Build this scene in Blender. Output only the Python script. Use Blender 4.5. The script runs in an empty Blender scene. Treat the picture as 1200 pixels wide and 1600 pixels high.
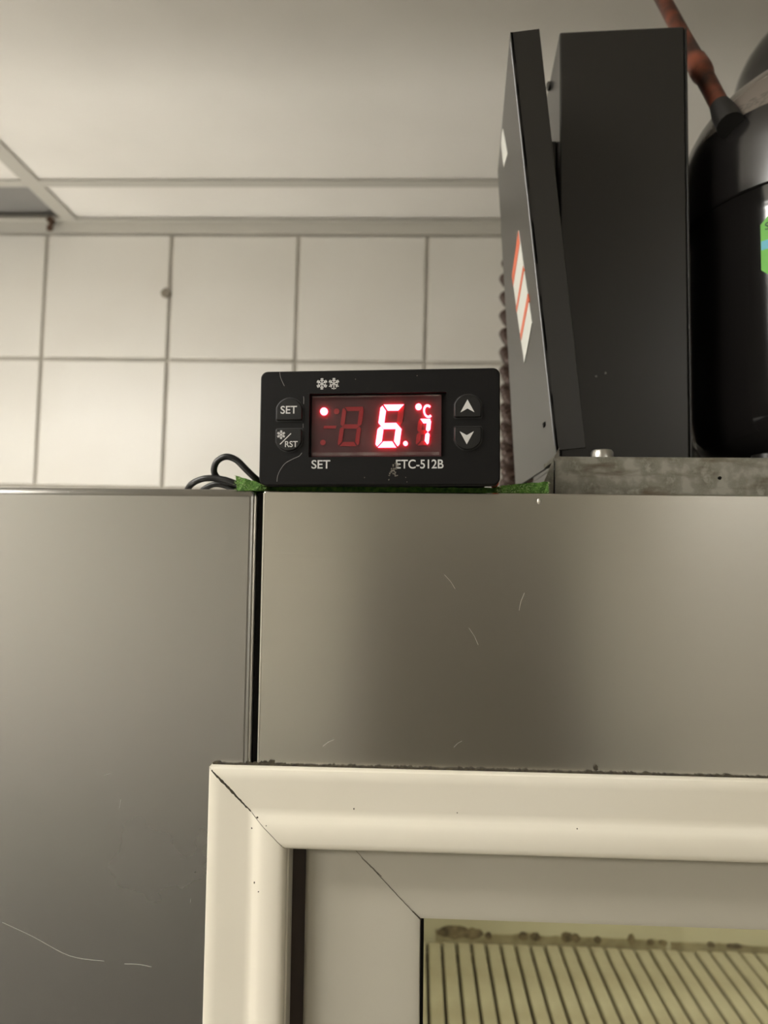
import bpy, bmesh, math, random
from mathutils import Vector, Matrix
from math import sin, cos, pi, radians, sqrt, atan2
random.seed(7)
sc = bpy.context.scene
COL = sc.collection

# ------------------------------------------------------------------ camera
# metres; the fridge front is the plane Y = 0, its top is Z = 0, the viewer stands at -Y
CAM = Vector((0.0, -0.25, -0.0223))
yaw, pitch, roll = radians(2.6), radians(3.6), 0.013
fw = Vector((-sin(yaw)*cos(pitch), cos(yaw)*cos(pitch), sin(pitch)))
rt = Vector((cos(yaw), sin(yaw), 0)); up = rt.cross(fw)
r2 = rt*cos(roll) + up*sin(roll); u2 = up*cos(roll) - rt*sin(roll)
cd = bpy.data.cameras.new('camera'); cam = bpy.data.objects.new('camera', cd); COL.objects.link(cam)
cd.sensor_fit = 'VERTICAL'; cd.sensor_height = 36.0; cd.lens = 27.0
cd.clip_start = 0.005; cd.clip_end = 50
M3 = Matrix((r2, u2, -fw)).transposed()
cam.matrix_world = Matrix.Translation(CAM) @ M3.to_4x4()
cd.dof.use_dof = True; cd.dof.focus_distance = 0.247; cd.dof.aperture_fstop = 15.0
sc.camera = cam

# ------------------------------------------------------------------ world, light, exposure
w = bpy.data.worlds.new('world'); sc.world = w; w.use_nodes = True
w.node_tree.nodes['Background'].inputs[0].default_value = (0.9, 0.95, 1.0, 1)
w.node_tree.nodes['Background'].inputs[1].default_value = 0.02
vs = sc.view_settings
vs.view_transform = 'Standard'; vs.look = 'None'; vs.gamma = 1.0; vs.use_curve_mapping = False
vs.exposure = 0.0
LAMP_ROOM = 36.0      # radiance of the ceiling luminaire in the room behind the viewer; scales both added fills
LAMP_WALL = 18.0      # radiance of the tube lamp on the tiled wall behind the fridge
FILL_SIDE = 9.5      # added fill hung under the ceiling to brighten its left side
LAMP_FRIDGE = 29.0     # lamp inside the fridge

# ------------------------------------------------------------------ helpers
def link(o):
    COL.objects.link(o); return o
class MB:
    def __init__(s): s.v = []; s.f = []
    def add(s, vs_, fs):
        n = len(s.v); s.v += [tuple(p) for p in vs_]; s.f += [[i+n for i in q] for q in fs]; return s
    def box(s, x0, x1, y0, y1, z0, z1):
        return s.add([(x0,y0,z0),(x1,y0,z0),(x1,y1,z0),(x0,y1,z0),(x0,y0,z1),(x1,y0,z1),(x1,y1,z1),(x0,y1,z1)],
            [(0,3,2,1),(4,5,6,7),(0,1,5,4),(1,2,6,5),(2,3,7,6),(3,0,4,7)])
    def prism(s, pts, y0, y1):
        # outline in x,z (counter-clockwise seen from -Y), between y0 (front) and y1
        n = len(pts)
        V = [(x, y0, z) for x, z in pts] + [(x, y1, z) for x, z in pts]
        F = [list(range(n)), list(range(2*n-1, n-1, -1))]
        F += [(i, i+n, (i+1) % n + n, (i+1) % n) for i in range(n)]
        return s.add(V, F)
    def lathe(s, prof, cx, cy, n=48, cap=True):
        V = []; F = []
        for r, z in prof:
            for k in range(n):
                a = 2*pi*k/n; V.append((cx+r*cos(a), cy+r*sin(a), z))
        for i in range(len(prof)-1):
            for k in range(n):
                F.append((i*n+k, i*n+(k+1) % n, (i+1)*n+(k+1) % n, (i+1)*n+k))
        if cap:
            F.append(list(range(n-1, -1, -1))); F.append([(len(prof)-1)*n+k for k in range(n)])
        return s.add(V, F)
    def tube(s, pts, rad, n=12, closed=False):
        P = [Vector(p) for p in pts]; R = rad if isinstance(rad, (list, tuple)) else [rad]*len(P)
        V = []; F = []; ref = None
        for i, p in enumerate(P):
            t = (P[min(i+1, len(P)-1)] - P[max(i-1, 0)]).normalized()
            if ref is None:
                ref = Vector((0,0,1)) if abs(t.z) < .9 else Vector((1,0,0))
            a = (ref - t*ref.dot(t)).normalized(); b = t.cross(a); ref = a
            for k in range(n):
                q = 2*pi*k/n; V.append(p + (a*cos(q)+b*sin(q))*R[i])
        for i in range(len(P)-1):
            for k in range(n):
                F.append((i*n+k, i*n+(k+1) % n, (i+1)*n+(k+1) % n, (i+1)*n+k))
        F.append(list(range(n-1, -1, -1))); F.append([(len(P)-1)*n+k for k in range(n)])
        return s.add(V, F)
    def build(s, name, mat, parent=None, bevel=0, seg=2, smooth=False, uv=None):
        me = bpy.data.meshes.new(name); me.from_pydata(s.v, [], s.f); me.validate()
        bm = bmesh.new(); bm.from_mesh(me); bmesh.ops.recalc_face_normals(bm, faces=bm.faces)
        if uv:
            l = bm.loops.layers.uv.new('UVMap')
            for f_ in bm.faces:
                for lp in f_.loops:
                    lp[l].uv = uv(lp.vert.co)
        bm.to_mesh(me); bm.free()
        if mat: me.materials.append(mat)
        o = link(bpy.data.objects.new(name, me))
        if parent: o.parent = parent
        if bevel:
            m = o.modifiers.new('bevel', 'BEVEL'); m.width = bevel; m.segments = seg; m.limit_method = 'ANGLE'; m.angle_limit = radians(40)
        if smooth or bevel:
            for p in me.polygons: p.use_smooth = True
            me.set_sharp_from_angle(angle=radians(40))
        return o
def spline(pts, n=8):
    P = [Vector(p) for p in pts]; out = []
    for i in range(len(P)-1):
        p0 = P[max(i-1,0)]; p1 = P[i]; p2 = P[i+1]; p3 = P[min(i+2,len(P)-1)]
        for k in range(n):
            t = k/n
            out.append(0.5*((2*p1)+(p2-p0)*t+(2*p0-5*p1+4*p2-p3)*t*t+(3*p1-p0-3*p2+p3)*t**3))
    out.append(P[-1]); return out
def thing(name, label, cat, loc=(0,0,0), rot=(0,0,0), group=None):
    o = link(bpy.data.objects.new(name, None)); o.empty_display_size = .02
    o.location = loc; o.rotation_euler = rot
    o['label'] = label; o['category'] = cat
    if group: o['group'] = group
    return o
def tag(o, label, cat, group=None):
    o['label'] = label; o['category'] = cat
    if group: o['group'] = group
    return o
def struct(o): o['kind'] = 'structure'; return o
def rrect(x0, x1, z0, z1, r, n=6):
    pts = []
    for cx, cz, a0 in ((x1-r, z0+r, -pi/2), (x1-r, z1-r, 0), (x0+r, z1-r, pi/2), (x0+r, z0+r, pi)):
        for k in range(n+1):
            a = a0 + pi/2*k/n; pts.append((cx+r*cos(a), cz+r*sin(a)))
    return pts

# ------------------------------------------------------------------ materials
def nodes(name):
    m = bpy.data.materials.new(name); m.use_nodes = True
    nt = m.node_tree; b = nt.nodes['Principled BSDF']; return m, nt, b
def mat(name, col, rough=.5, metal=0, spec=.5, noise=0, nscale=30, col2=None, bump=0, bscale=200, stretch=None, coat=0, lo=.35, hi=.65):
    m, nt, b = nodes(name)
    b.inputs['Base Color'].default_value = (*col, 1); b.inputs['Roughness'].default_value = rough
    b.inputs['Metallic'].default_value = metal; b.inputs['Specular IOR Level'].default_value = spec
    if coat: b.inputs['Coat Weight'].default_value = coat
    tc = nt.nodes.new('ShaderNodeTexCoord'); src = tc.outputs['Object']
    if stretch:
        mp = nt.nodes.new('ShaderNodeMapping'); mp.inputs['Scale'].default_value = stretch
        nt.links.new(src, mp.inputs['Vector']); src = mp.outputs['Vector']
    if col2:
        n = nt.nodes.new('ShaderNodeTexNoise'); n.inputs['Scale'].default_value = nscale; n.inputs['Detail'].default_value = 6
        nt.links.new(src, n.inputs['Vector'])
        r = nt.nodes.new('ShaderNodeValToRGB'); r.color_ramp.elements[0].position = lo; r.color_ramp.elements[1].position = hi
        r.color_ramp.elements[0].color = (*col, 1); r.color_ramp.elements[1].color = (*col2, 1)
        nt.links.new(n.outputs['Fac'], r.inputs['Fac']); nt.links.new(r.outputs['Color'], b.inputs['Base Color'])
    if bump:
        n2 = nt.nodes.new('ShaderNodeTexNoise'); n2.inputs['Scale'].default_value = bscale; n2.inputs['Detail'].default_value = 4
        nt.links.new(src, n2.inputs['Vector'])
        bp = nt.nodes.new('ShaderNodeBump'); bp.inputs['Strength'].default_value = bump; bp.inputs['Distance'].default_value = .0005
        nt.links.new(n2.outputs['Fac'], bp.inputs['Height']); nt.links.new(bp.outputs['Normal'], b.inputs['Normal'])
    return m
def emit(name, col, s):
    m = bpy.data.materials.new(name); m.use_nodes = True; nt = m.node_tree
    nt.nodes.remove(nt.nodes['Principled BSDF'])
    e = nt.nodes.new('ShaderNodeEmission'); e.inputs[0].default_value = (*col, 1); e.inputs[1].default_value = s
    nt.links.new(e.outputs[0], nt.nodes['Material Output'].inputs[0]); return m
def pane_mat(name, tint, rough=.02, dust=0.0, ior=1.5):
    # thin sheet: straight-through light plus a clear surface reflection, a little dust
    m = bpy.data.materials.new(name); m.use_nodes = True; nt = m.node_tree
    nt.nodes.remove(nt.nodes['Principled BSDF'])
    t = nt.nodes.new('ShaderNodeBsdfTransparent'); t.inputs[0].default_value = (*tint, 1)
    g = nt.nodes.new('ShaderNodeBsdfGlossy'); g.inputs['Roughness'].default_value = rough
    fr = nt.nodes.new('ShaderNodeFresnel'); fr.inputs[0].default_value = ior
    mx = nt.nodes.new('ShaderNodeMixShader')
    ge = nt.nodes.new('ShaderNodeNewGeometry'); ff = nt.nodes.new('ShaderNodeMath'); ff.operation = 'SUBTRACT'; ff.inputs[0].default_value = 1.0
    nt.links.new(ge.outputs['Backfacing'], ff.inputs[1]); fm_ = nt.nodes.new('ShaderNodeMath'); fm_.operation = 'MULTIPLY'   # only the outer skin reflects
    nt.links.new(fr.outputs[0], fm_.inputs[0]); nt.links.new(ff.outputs[0], fm_.inputs[1]); nt.links.new(fm_.outputs[0], mx.inputs[0])
    nt.links.new(t.outputs[0], mx.inputs[1]); nt.links.new(g.outputs[0], mx.inputs[2])
    out = mx.outputs[0]
    if dust:
        d = nt.nodes.new('ShaderNodeBsdfDiffuse'); d.inputs[0].default_value = (.5,.48,.44,1)
        tc = nt.nodes.new('ShaderNodeTexCoord')
        n = nt.nodes.new('ShaderNodeTexNoise'); n.inputs['Scale'].default_value = 180; n.inputs['Detail'].default_value = 8
        nt.links.new(tc.outputs['Object'], n.inputs['Vector'])
        r = nt.nodes.new('ShaderNodeMapRange'); r.inputs[1].default_value = .45; r.inputs[2].default_value = .8
        r.inputs[3].default_value = dust*.35; r.inputs[4].default_value = dust*3
        nt.links.new(n.outputs['Fac'], r.inputs[0])
        m2 = nt.nodes.new('ShaderNodeMixShader'); nt.links.new(r.outputs[0], m2.inputs[0])
        nt.links.new(out, m2.inputs[1]); nt.links.new(d.outputs[0], m2.inputs[2]); out = m2.outputs[0]
    nt.links.new(out, nt.nodes['Material Output'].inputs[0]); return m
def steel(name, col, rough, aniso=.75, grain=.018):
    # horizontally brushed sheet: fine grain, reflection drawn out across the grain
    m, nt, b = nodes(name)
    b.inputs['Metallic'].default_value = 1; b.inputs['Roughness'].default_value = rough
    b.inputs['Anisotropic'].default_value = aniso
    tg = nt.nodes.new('ShaderNodeTangent'); tg.direction_type = 'UV_MAP'; tg.uv_map = 'UVMap'
    nt.links.new(tg.outputs[0], b.inputs['Tangent'])
    tc = nt.nodes.new('ShaderNodeTexCoord'); mp = nt.nodes.new('ShaderNodeMapping')
    mp.inputs['Scale'].default_value = (18, 1, 1500); nt.links.new(tc.outputs['Object'], mp.inputs[0])
    n = nt.nodes.new('ShaderNodeTexNoise'); n.inputs['Scale'].default_value = 1.0; n.inputs['Detail'].default_value = 5
    nt.links.new(mp.outputs[0], n.inputs[0])
    r = nt.nodes.new('ShaderNodeValToRGB'); r.color_ramp.elements[0].position = .25; r.color_ramp.elements[1].position = .75
    r.color_ramp.elements[0].color = (*[c*(1-grain) for c in col], 1); r.color_ramp.elements[1].color = (*[min(1, c*(1+grain)) for c in col], 1)
    nt.links.new(n.outputs['Fac'], r.inputs[0])
    n3 = nt.nodes.new('ShaderNodeTexNoise'); n3.inputs['Scale'].default_value = 14; n3.inputs['Detail'].default_value = 5
    nt.links.new(tc.outputs['Object'], n3.inputs[0])
    rr = nt.nodes.new('ShaderNodeMapRange'); rr.inputs[1].default_value = .3; rr.inputs[2].default_value = .7
    rr.inputs[3].default_value = rough*.98; rr.inputs[4].default_value = rough*1.02
    nt.links.new(n3.outputs['Fac'], rr.inputs[0]); nt.links.new(rr.outputs[0], b.inputs['Roughness'])
    nt.links.new(r.outputs[0], b.inputs['Base Color'])
    return m
M = {}
M['tile'] = mat('wall_tile_glaze', (.55,.525,.472), .28, col2=(.575,.555,.505), nscale=6)
M['grout'] = mat('grout', (.46,.43,.375), .9, col2=(.38,.355,.305), nscale=25)
M['ceil'] = mat('ceiling_board', (.73,.70,.645), .55, col2=(.68,.65,.595), nscale=5, bump=.15, bscale=150)
M['tbar'] = mat('grid_bar_paint', (.41,.39,.34), .5)
M['grey_board'] = mat('grey_board', (.22,.21,.195), .8, col2=(.17,.165,.155), nscale=5)
M['wall'] = mat('plain_wall', (.78,.755,.69), .7)
M['floor'] = mat('floor_tiles', (.42,.39,.34), .5)
M['dark_slab'] = mat('added_dark_slab', (.17,.157,.135), .5)
M['added_band'] = mat('added_blue_grey_band', (.10,.105,.115), .5)
M['steel'] = steel('brushed_steel', (.52,.50,.45), .25, .85)
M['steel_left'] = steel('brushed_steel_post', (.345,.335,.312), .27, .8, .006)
M['steel_scr'] = mat('dull_scratch', (.34,.33,.30), .5, metal=.5)
M['bare'] = mat('worn_paint_edge', (.30,.30,.31), .5, metal=.6)
M['cut_edge'] = mat('raw_sheet_edge', (.75,.72,.66), .3, metal=1)
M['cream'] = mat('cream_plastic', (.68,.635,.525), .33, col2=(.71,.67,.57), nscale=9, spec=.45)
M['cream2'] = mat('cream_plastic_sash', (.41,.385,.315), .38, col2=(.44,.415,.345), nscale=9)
M['gasket'] = mat('brown_gasket', (.035,.022,.015), .5)
M['black_rub'] = mat('black_rubber', (.005,.0045,.004), .8, spec=.1)
M['grime'] = mat('black_grime', (.018,.014,.008), .9, col2=(.06,.05,.03), nscale=900)
M['liner'] = mat('fridge_liner', (.46,.43,.345), .5, col2=(.38,.35,.27), nscale=10)
M['slat'] = mat('shelf_slat', (.56,.525,.43), .45, col2=(.46,.42,.33), nscale=30)
M['shelf_dark'] = mat('shelf_tray', (.20,.16,.105), .8)
M['mould_pale'] = mat('pale_mould', (.20,.165,.105), .9, col2=(.30,.26,.175), nscale=90)
M['mould'] = mat('brown_mould', (.06,.042,.025), .9, col2=(.20,.16,.10), nscale=120)
M['glass'] = pane_mat('door_glass', (.90,.91,.85), .015)
M['blk_plastic'] = mat('black_moulded_plastic', (.005,.0046,.0044), .5, bump=.08, bscale=1500, spec=.15)
M['button'] = mat('black_rubber_key', (.007,.0066,.0063), .42, spec=.3)
M['recess'] = mat('black_recess', (.006,.006,.006), .5)
M['ink'] = mat('pale_grey_ink', (.50,.49,.47), .6)
M['disp_back'] = mat('display_backing', (.048,.010,.012), .6, col2=(.066,.014,.016), nscale=120)
M['seg_off'] = mat('unlit_segment', (.27,.016,.020), .5)
M['seg_on'] = emit('lit_segment', (1.0, .045, .075), 36.0)
M['window'] = pane_mat('display_window', (.90,.86,.86), .03, dust=.006, ior=1.22)
M['film'] = pane_mat('torn_film', (.95,.92,.92), .1, dust=.05)
M['scratch'] = mat('pale_scratch', (.22,.21,.20), .5)
M['dust'] = mat('beige_dust_smear', (.20,.18,.145), .95, col2=(.10,.09,.075), nscale=1500)
M['red'] = mat('red_plastic', (.60,.06,.025), .4)
M['green'] = mat('green_scouring_fibre', (.035,.10,.012), .9, col2=(.10,.22,.035), nscale=700)
M['fibre'] = mat('pale_green_fibre', (.13,.27,.05), .7, col2=(.40,.50,.24), nscale=300)
M['cable'] = mat('black_cable', (.008,.008,.008), .35)
M['cream_scrap'] = mat('white_cable_tip', (.6,.58,.55), .6)
M['galv'] = mat('stained_galvanised', (.25,.24,.20), .6, metal=.2, col2=(.095,.084,.058), nscale=150, lo=.40, hi=.60, bump=.2, bscale=400)
def galv_extra():
    m = M['galv']; nt = m.node_tree; b = nt.nodes['Principled BSDF']
    old = b.inputs['Base Color'].links[0].from_socket
    tc = nt.nodes.new('ShaderNodeTexCoord')
    v = nt.nodes.new('ShaderNodeTexNoise'); v.inputs['Scale'].default_value = 150; v.inputs['Detail'].default_value = 9; v.inputs['Roughness'].default_value = .68
    nt.links.new(tc.outputs['Object'], v.inputs[0])
    r = nt.nodes.new('ShaderNodeValToRGB'); r.color_ramp.elements[0].position = .50; r.color_ramp.elements[1].position = .66
    r.color_ramp.elements[0].color = (0,0,0,1); r.color_ramp.elements[1].color = (.6,.6,.6,1)
    nt.links.new(v.outputs['Fac'], r.inputs[0])
    mx = nt.nodes.new('ShaderNodeMix'); mx.data_type = 'RGBA'; mx.inputs['B'].default_value = (.36,.36,.305,1)
    nt.links.new(r.outputs[0], mx.inputs['Factor']); nt.links.new(old, mx.inputs['A']); 
    # rusty brown run-off in an uneven band along the bend
    mp = nt.nodes.new('ShaderNodeMapping'); mp.inputs['Scale'].default_value = (30,30,150); nt.links.new(tc.outputs['Object'], mp.inputs[0])
    n2 = nt.nodes.new('ShaderNodeTexNoise'); n2.inputs['Scale'].default_value = 1.6; n2.inputs['Detail'].default_value = 5; nt.links.new(mp.outputs[0], n2.inputs[0])
    r2_ = nt.nodes.new('ShaderNodeValToRGB'); r2_.color_ramp.elements[0].position = .52; r2_.color_ramp.elements[1].position = .68
    r2_.color_ramp.elements[0].color = (0,0,0,1); r2_.color_ramp.elements[1].color = (.8,.8,.8,1)
    nt.links.new(n2.outputs['Fac'], r2_.inputs[0])
    m2 = nt.nodes.new('ShaderNodeMix'); m2.data_type = 'RGBA'; m2.inputs['B'].default_value = (.075,.052,.026,1)
    nt.links.new(r2_.outputs[0], m2.inputs['Factor']); nt.links.new(mx.outputs['Result'], m2.inputs['A'])
    nt.links.new(m2.outputs['Result'], b.inputs['Base Color'])
galv_extra()
M['bolt'] = mat('zinc_bolt', (.55,.54,.50), .3, metal=1)
M['blk_paint'] = mat('black_enamel_sheet', (.012,.011,.0095), .31, bump=.04, bscale=900, spec=.58)
M['blk_gloss'] = mat('glossy_black_enamel', (.010,.009,.0085), .12, spec=1.0)
def crown_refl():  # grey on upward faces paints the ceiling's reflection into the dome's enamel
    m = M['blk_gloss'].copy(); m.name = 'black_enamel_painted_refl'; nt = m.node_tree; b = nt.nodes['Principled BSDF']
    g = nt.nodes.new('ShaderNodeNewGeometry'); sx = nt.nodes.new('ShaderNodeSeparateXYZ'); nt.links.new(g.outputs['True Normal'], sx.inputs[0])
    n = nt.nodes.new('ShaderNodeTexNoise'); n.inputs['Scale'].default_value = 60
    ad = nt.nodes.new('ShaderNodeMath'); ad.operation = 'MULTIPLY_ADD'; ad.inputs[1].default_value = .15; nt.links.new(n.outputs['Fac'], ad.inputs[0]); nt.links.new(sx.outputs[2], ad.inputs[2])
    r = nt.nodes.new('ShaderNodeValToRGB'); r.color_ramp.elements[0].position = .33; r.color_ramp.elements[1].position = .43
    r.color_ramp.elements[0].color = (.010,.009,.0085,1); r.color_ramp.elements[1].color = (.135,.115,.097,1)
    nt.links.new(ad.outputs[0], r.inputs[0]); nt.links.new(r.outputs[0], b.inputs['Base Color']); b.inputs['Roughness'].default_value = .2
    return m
M['blk_crown_refl'] = crown_refl()
M['blk_rubber'] = mat('black_tar_tape', (.008,.007,.006), .6)
M['copper'] = mat('tarnished_copper', (.30,.085,.045), .42, metal=.6, col2=(.06,.028,.02), nscale=45, lo=.38, hi=.62)
M['copper_dull'] = mat('dull_brown_copper', (.060,.034,.024), .45, metal=.3, col2=(.030,.018,.013), nscale=60)
M['fin'] = mat('condenser_fin', (.10,.095,.08), .6, metal=.5)
M['endplate'] = mat('galvanised_end_plate', (.40,.39,.28), .5, metal=.3)
M['white_label'] = mat('white_label', (.62,.62,.57), .45)
M['orange'] = mat('orange_print', (.62,.13,.06), .5)
M['green_label'] = mat('green_label', (.10,.42,.012), .45)
M['blue_label'] = mat('blue_label', (.08,.40,.50), .45)
M['label_ink'] = mat('black_print', (.01,.02,.008), .6)
M['lamp_body'] = mat('lamp_housing', (.7,.7,.68), .5)
M['rust'] = mat('rust', (.09,.045,.022), .9, col2=(.03,.018,.01), nscale=200)
M['plug'] = mat('brown_wall_plug', (.26,.225,.18), .8, col2=(.13,.11,.08), nscale=120)

# ------------------------------------------------------------------ room: tiled wall and ceiling
# the room leans by about half a degree against the fridge
TH = 0.010
def lean(o):
    o.rotation_euler = (0, TH, 0); o.location = (0.0223*sin(TH), 0, 0); return o
WY = 0.95                         # tiled wall
CZ = 0.5185                       # ceiling
wall = struct(lean(MB().box(-2.2, 2.2, WY+.003, WY+.10, -1.98, CZ+.25).build('wall_back', M['grout'])))
PT = 0.2068; GX = 0.0045; GZ = 0.2902
tile_me = {}
def tile(ix, iz, z0, z1):
    x0 = GX + ix*PT; g = .0027
    key = round(z1-z0, 4)
    if key not in tile_me:
        h = z1-z0
        o = MB().box(g, PT-g, -.0016, .004, g, h-g).build('tile', M['tile'], wall, bevel=.0012)
        tile_me[key] = o.data
    else:
        o = link(bpy.data.objects.new('tile', tile_me[key])); o.parent = wall
        m = o.modifiers.new('bevel','BEVEL'); m.width = .0012; m.segments = 2
    o.location = (x0, WY + random.uniform(-.0004,.0004), z0)
    o.rotation_euler = (random.uniform(-.002,.002), 0, random.uniform(-.002,.002))
for ix in range(-6, 7):
    for iz in range(-3, 1):
        tile(ix, iz, GZ+iz*PT, GZ+(iz+1)*PT)
    tile(ix, 1, GZ+PT, CZ-.002)
# plug with a round stain in the joint, and a small hole under the ceiling angle
def blob(cx, cz, r, y, n=14, jag=.25):
    return [(cx + r*(1+random.uniform(-jag,jag))*cos(2*pi*k/n), cz + r*(1+random.uniform(-jag,jag))*sin(2*pi*k/n)) for k in range(n)]
pl = tag(lean(MB().prism(blob(-.4155, .399, .0080, 0, jag=.15), WY-.005, WY).build('wall_plug', M['plug'], bevel=.0015)),
         'brown round plug in the vertical joint of the tiled wall', 'wall plug')
h_ = MB().prism(blob(-.4135, .5065, .0032, 0), WY-.0022, WY+.002).build('stain', M['plug'], wall)
# ceiling
ceil = struct(lean(MB().box(-2.2, 2.2, -2.2, WY+.05, CZ+.10, CZ+.16).build('ceiling', M['ceil'])))
XB0, XB1 = -.590, -.564           # bar running away from the viewer
YB0, YB1 = .813, .832             # cross bar
def board(x0, x1, y0, y1, m=None, z=CZ+.0025):
    MB().box(x0-.006, x1+.006, y0-.006, y1+.006, z, z+.012).build('ceiling_tile', m or M['ceil'], ceil, bevel=.0015)
xs = [(-1.790+.003, XB0-.0), (XB1, .625), (.651, 1.84)]
for i, (a, b) in enumerate(xs):
    for j, (c, d) in enumerate([(-1.05,-.41), (-.39,.20), (.22,YB0), (YB1, WY-.002)]):
        if i == 0 and j == 3:
            board(a, b, c, d, M['grey_board'], CZ+.012)     # tile missing here: grey deck above
        else: board(a, b, c, d)
def bar(x0, x1, y0, y1, name='grid_bar'):
    m = MB(); m.box(x0, x1, y0, y1, CZ-.001, CZ+.0008)
    cx, cy = (x0+x1)/2, (y0+y1)/2
    if x1-x0 < y1-y0: m.box(cx-.001, cx+.001, y0, y1, CZ+.0008, CZ+.0022)
    else: m.box(x0, x1, cy-.001, cy+.001, CZ+.0008, CZ+.0022)
    return m.build(name, M['tbar'], ceil, bevel=.0004)
bar(XB0, XB1, -1.05, WY-.004)
bar(.625, .651, -1.05, WY-.004)
for (a, b) in xs:
    bar(a, b, YB0, YB1); bar(a, b, .20, .22); bar(a, b, -.41, -.39)
# wall angle under the ceiling edge
trim = struct(lean(MB().box(-1.9, 1.9, WY-.0125, WY-.0016, CZ-.0012, CZ).box(-1.9, 1.9, WY-.0030, WY-.0016, CZ-.021, CZ).build('trim_1', M['tbar'], bevel=.0006)))
# rusty torn corner at the bar's end
ru = MB()
ru.prism(blob(-.6035, .513, .006, 0, jag=.4), WY-.020, WY-.0130).prism(blob(-.612, .5055, .005, 0, jag=.4), WY-.0060, WY-.0030)
ru.build('rust_spot', M['rust'], ceil)
# the rest of the room, behind and beside the viewer
floor = struct(MB().box(-2.2, 2.2, -2.2, 1.1, -2.02, -1.95).build('floor', M['floor']))
struct(MB().box(-2.3, -2.2, -2.2, 1.1, -1.98, CZ+.2).build('wall_left', M['wall']))
struct(MB().box(2.2, 2.3, -2.2, 1.1, -1.98, CZ+.2).build('wall_right', M['wall']))
wf = struct(MB().box(-2.2, 2.2, -2.1, -2.0, -1.98, CZ+.2).build('wall_front', M['wall']))
MB().box(-2.2, .75, -2.0, -1.98, -1.95, -.66).build('added_band', M['added_band'], wf)  # unseen dark band, added so the steel reflects darker low down
dr = struct(MB().box(-.19, .46, -2.0, -1.965, -1.95, .16).build('added_slab_1', M['dark_slab'], bevel=.004))  # unseen dark slab, added to give the steel its dark upright reflection

# ------------------------------------------------------------------ lamps
def lamp_mesh(name, label, x0, x1, y0, y1, z0, z1, emat, ebox, leanit=False):
    t = thing(name, label, 'lamp', ((x0+x1)/2, (y0+y1)/2, z0))
    dx, dy, dz = t.location
    MB().box(x0-dx, x1-dx, y0-dy, y1-dy, z0-dz, z1-dz).build('housing', M['lamp_body'], t, bevel=.004)
    a = ebox; MB().box(a[0]-dx, a[1]-dx, a[2]-dy, a[3]-dy, a[4]-dz, a[5]-dz).build('diffuser', emat, t, bevel=.004)
    return t
lamp_mesh('ceiling_lamp_or_fill', 'long white ceiling lamp left of the viewer in front of the fridge', -1.25, -.35, -.38, -.24, CZ-.05, CZ-.020,
          emit('lamp_glow', (1.0,.965,.90), LAMP_ROOM), (-1.24,-.36,-.37,-.25,CZ-.075,CZ-.051))
lamp_mesh('ceiling_lamp_or_fill', 'short white fill lamp added at the right end of the room', .55, 1.15, -1.45, -1.25, CZ-.05, CZ-.022,
          emit('fill_glow_b', (1.0,.965,.90), LAMP_ROOM*.36), (.56,1.14,-1.44,-1.26,CZ-.075,CZ-.051))  # added fill that lifts the right part of the header steel
lamp_mesh('ceiling_lamp_or_fill', 'wide white fill lamp added well behind the viewer on the left', -1.80, -1.05, -1.30, -1.00, CZ-.05, CZ-.030,
          emit('fill_glow_c', (1.0,.965,.90), LAMP_ROOM*1.1), (-1.79,-1.06,-1.29,-1.01,CZ-.075,CZ-.051))  # added fill for the cream frame and the left of the header
lamp_mesh('hanging_fill', 'long fill lamp added under the ceiling left of the fridge', -1.16, -1.04, -.60, .60, CZ-.20, CZ-.17,
          emit('hanging_fill_glow', (1.0,.965,.90), FILL_SIDE), (-1.15,-1.05,-.59,.59,CZ-.26,CZ-.201))  # added fill, hung low so the left of the ceiling brightens
for y_ in (-.39, .39): MB().box(-.01,.01,y_-.01,y_+.01,.031,.198).build('hanger', M['lamp_body'], bpy.data.objects['hanging_fill'])
lamp_mesh('wall_lamp', 'tube lamp on the tiled wall low behind the fridge', -1.35, -.25, .79, .945, -.45, -.38,
          emit('tube_glow', (1.0,.965,.90), LAMP_WALL), (-1.34,-.26,.70,.789,-.44,-.39))

# ------------------------------------------------------------------ fridge
FR = thing('glass_door_fridge', 'large stainless steel fridge with a cream framed glass door', 'fridge', (0,0,-1.95))
def fb(m, name, mat_, **k):      # part of the fridge, given in world coordinates
    m.v = [(x, y, z+1.95) for x, y, z in m.v]
    return m.build(name, mat_, FR, **k)
uvz = lambda c: (c.z, c.x)
X0, X1 = -.60, .80               # sides of the carcass
# carcass: sides, back, top, bottom as one shell around an inner liner
body = MB().box(X0, X0+.02, .012, .66, -1.85, -.004).box(X1-.02, X1, .012, .66, -1.85, -.004)
body.box(X0+.02, X1-.02, .64, .66, -1.85, -.004).box(X0+.02, X1-.02, .012, .64, -1.85, -1.80)
fb(body, 'carcass', M['steel_left'], uv=uvz)
fb(MB().box(X0, -.0512, .004, .66, -.0028, -.0008).box(-.0512, X1, .004, .66, -.0028, -.0008), 'top_sheet', M['steel_left'], uv=uvz)
for x in (X0+.05, X1-.05):
    for y in (.06, .6):
        o = MB().lathe([(.02,-1.95),(.022,-1.945),(.012,-1.93),(.012,-1.85)], x, y, 16); fb(o, 'foot', M['bolt'], smooth=True)
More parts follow.
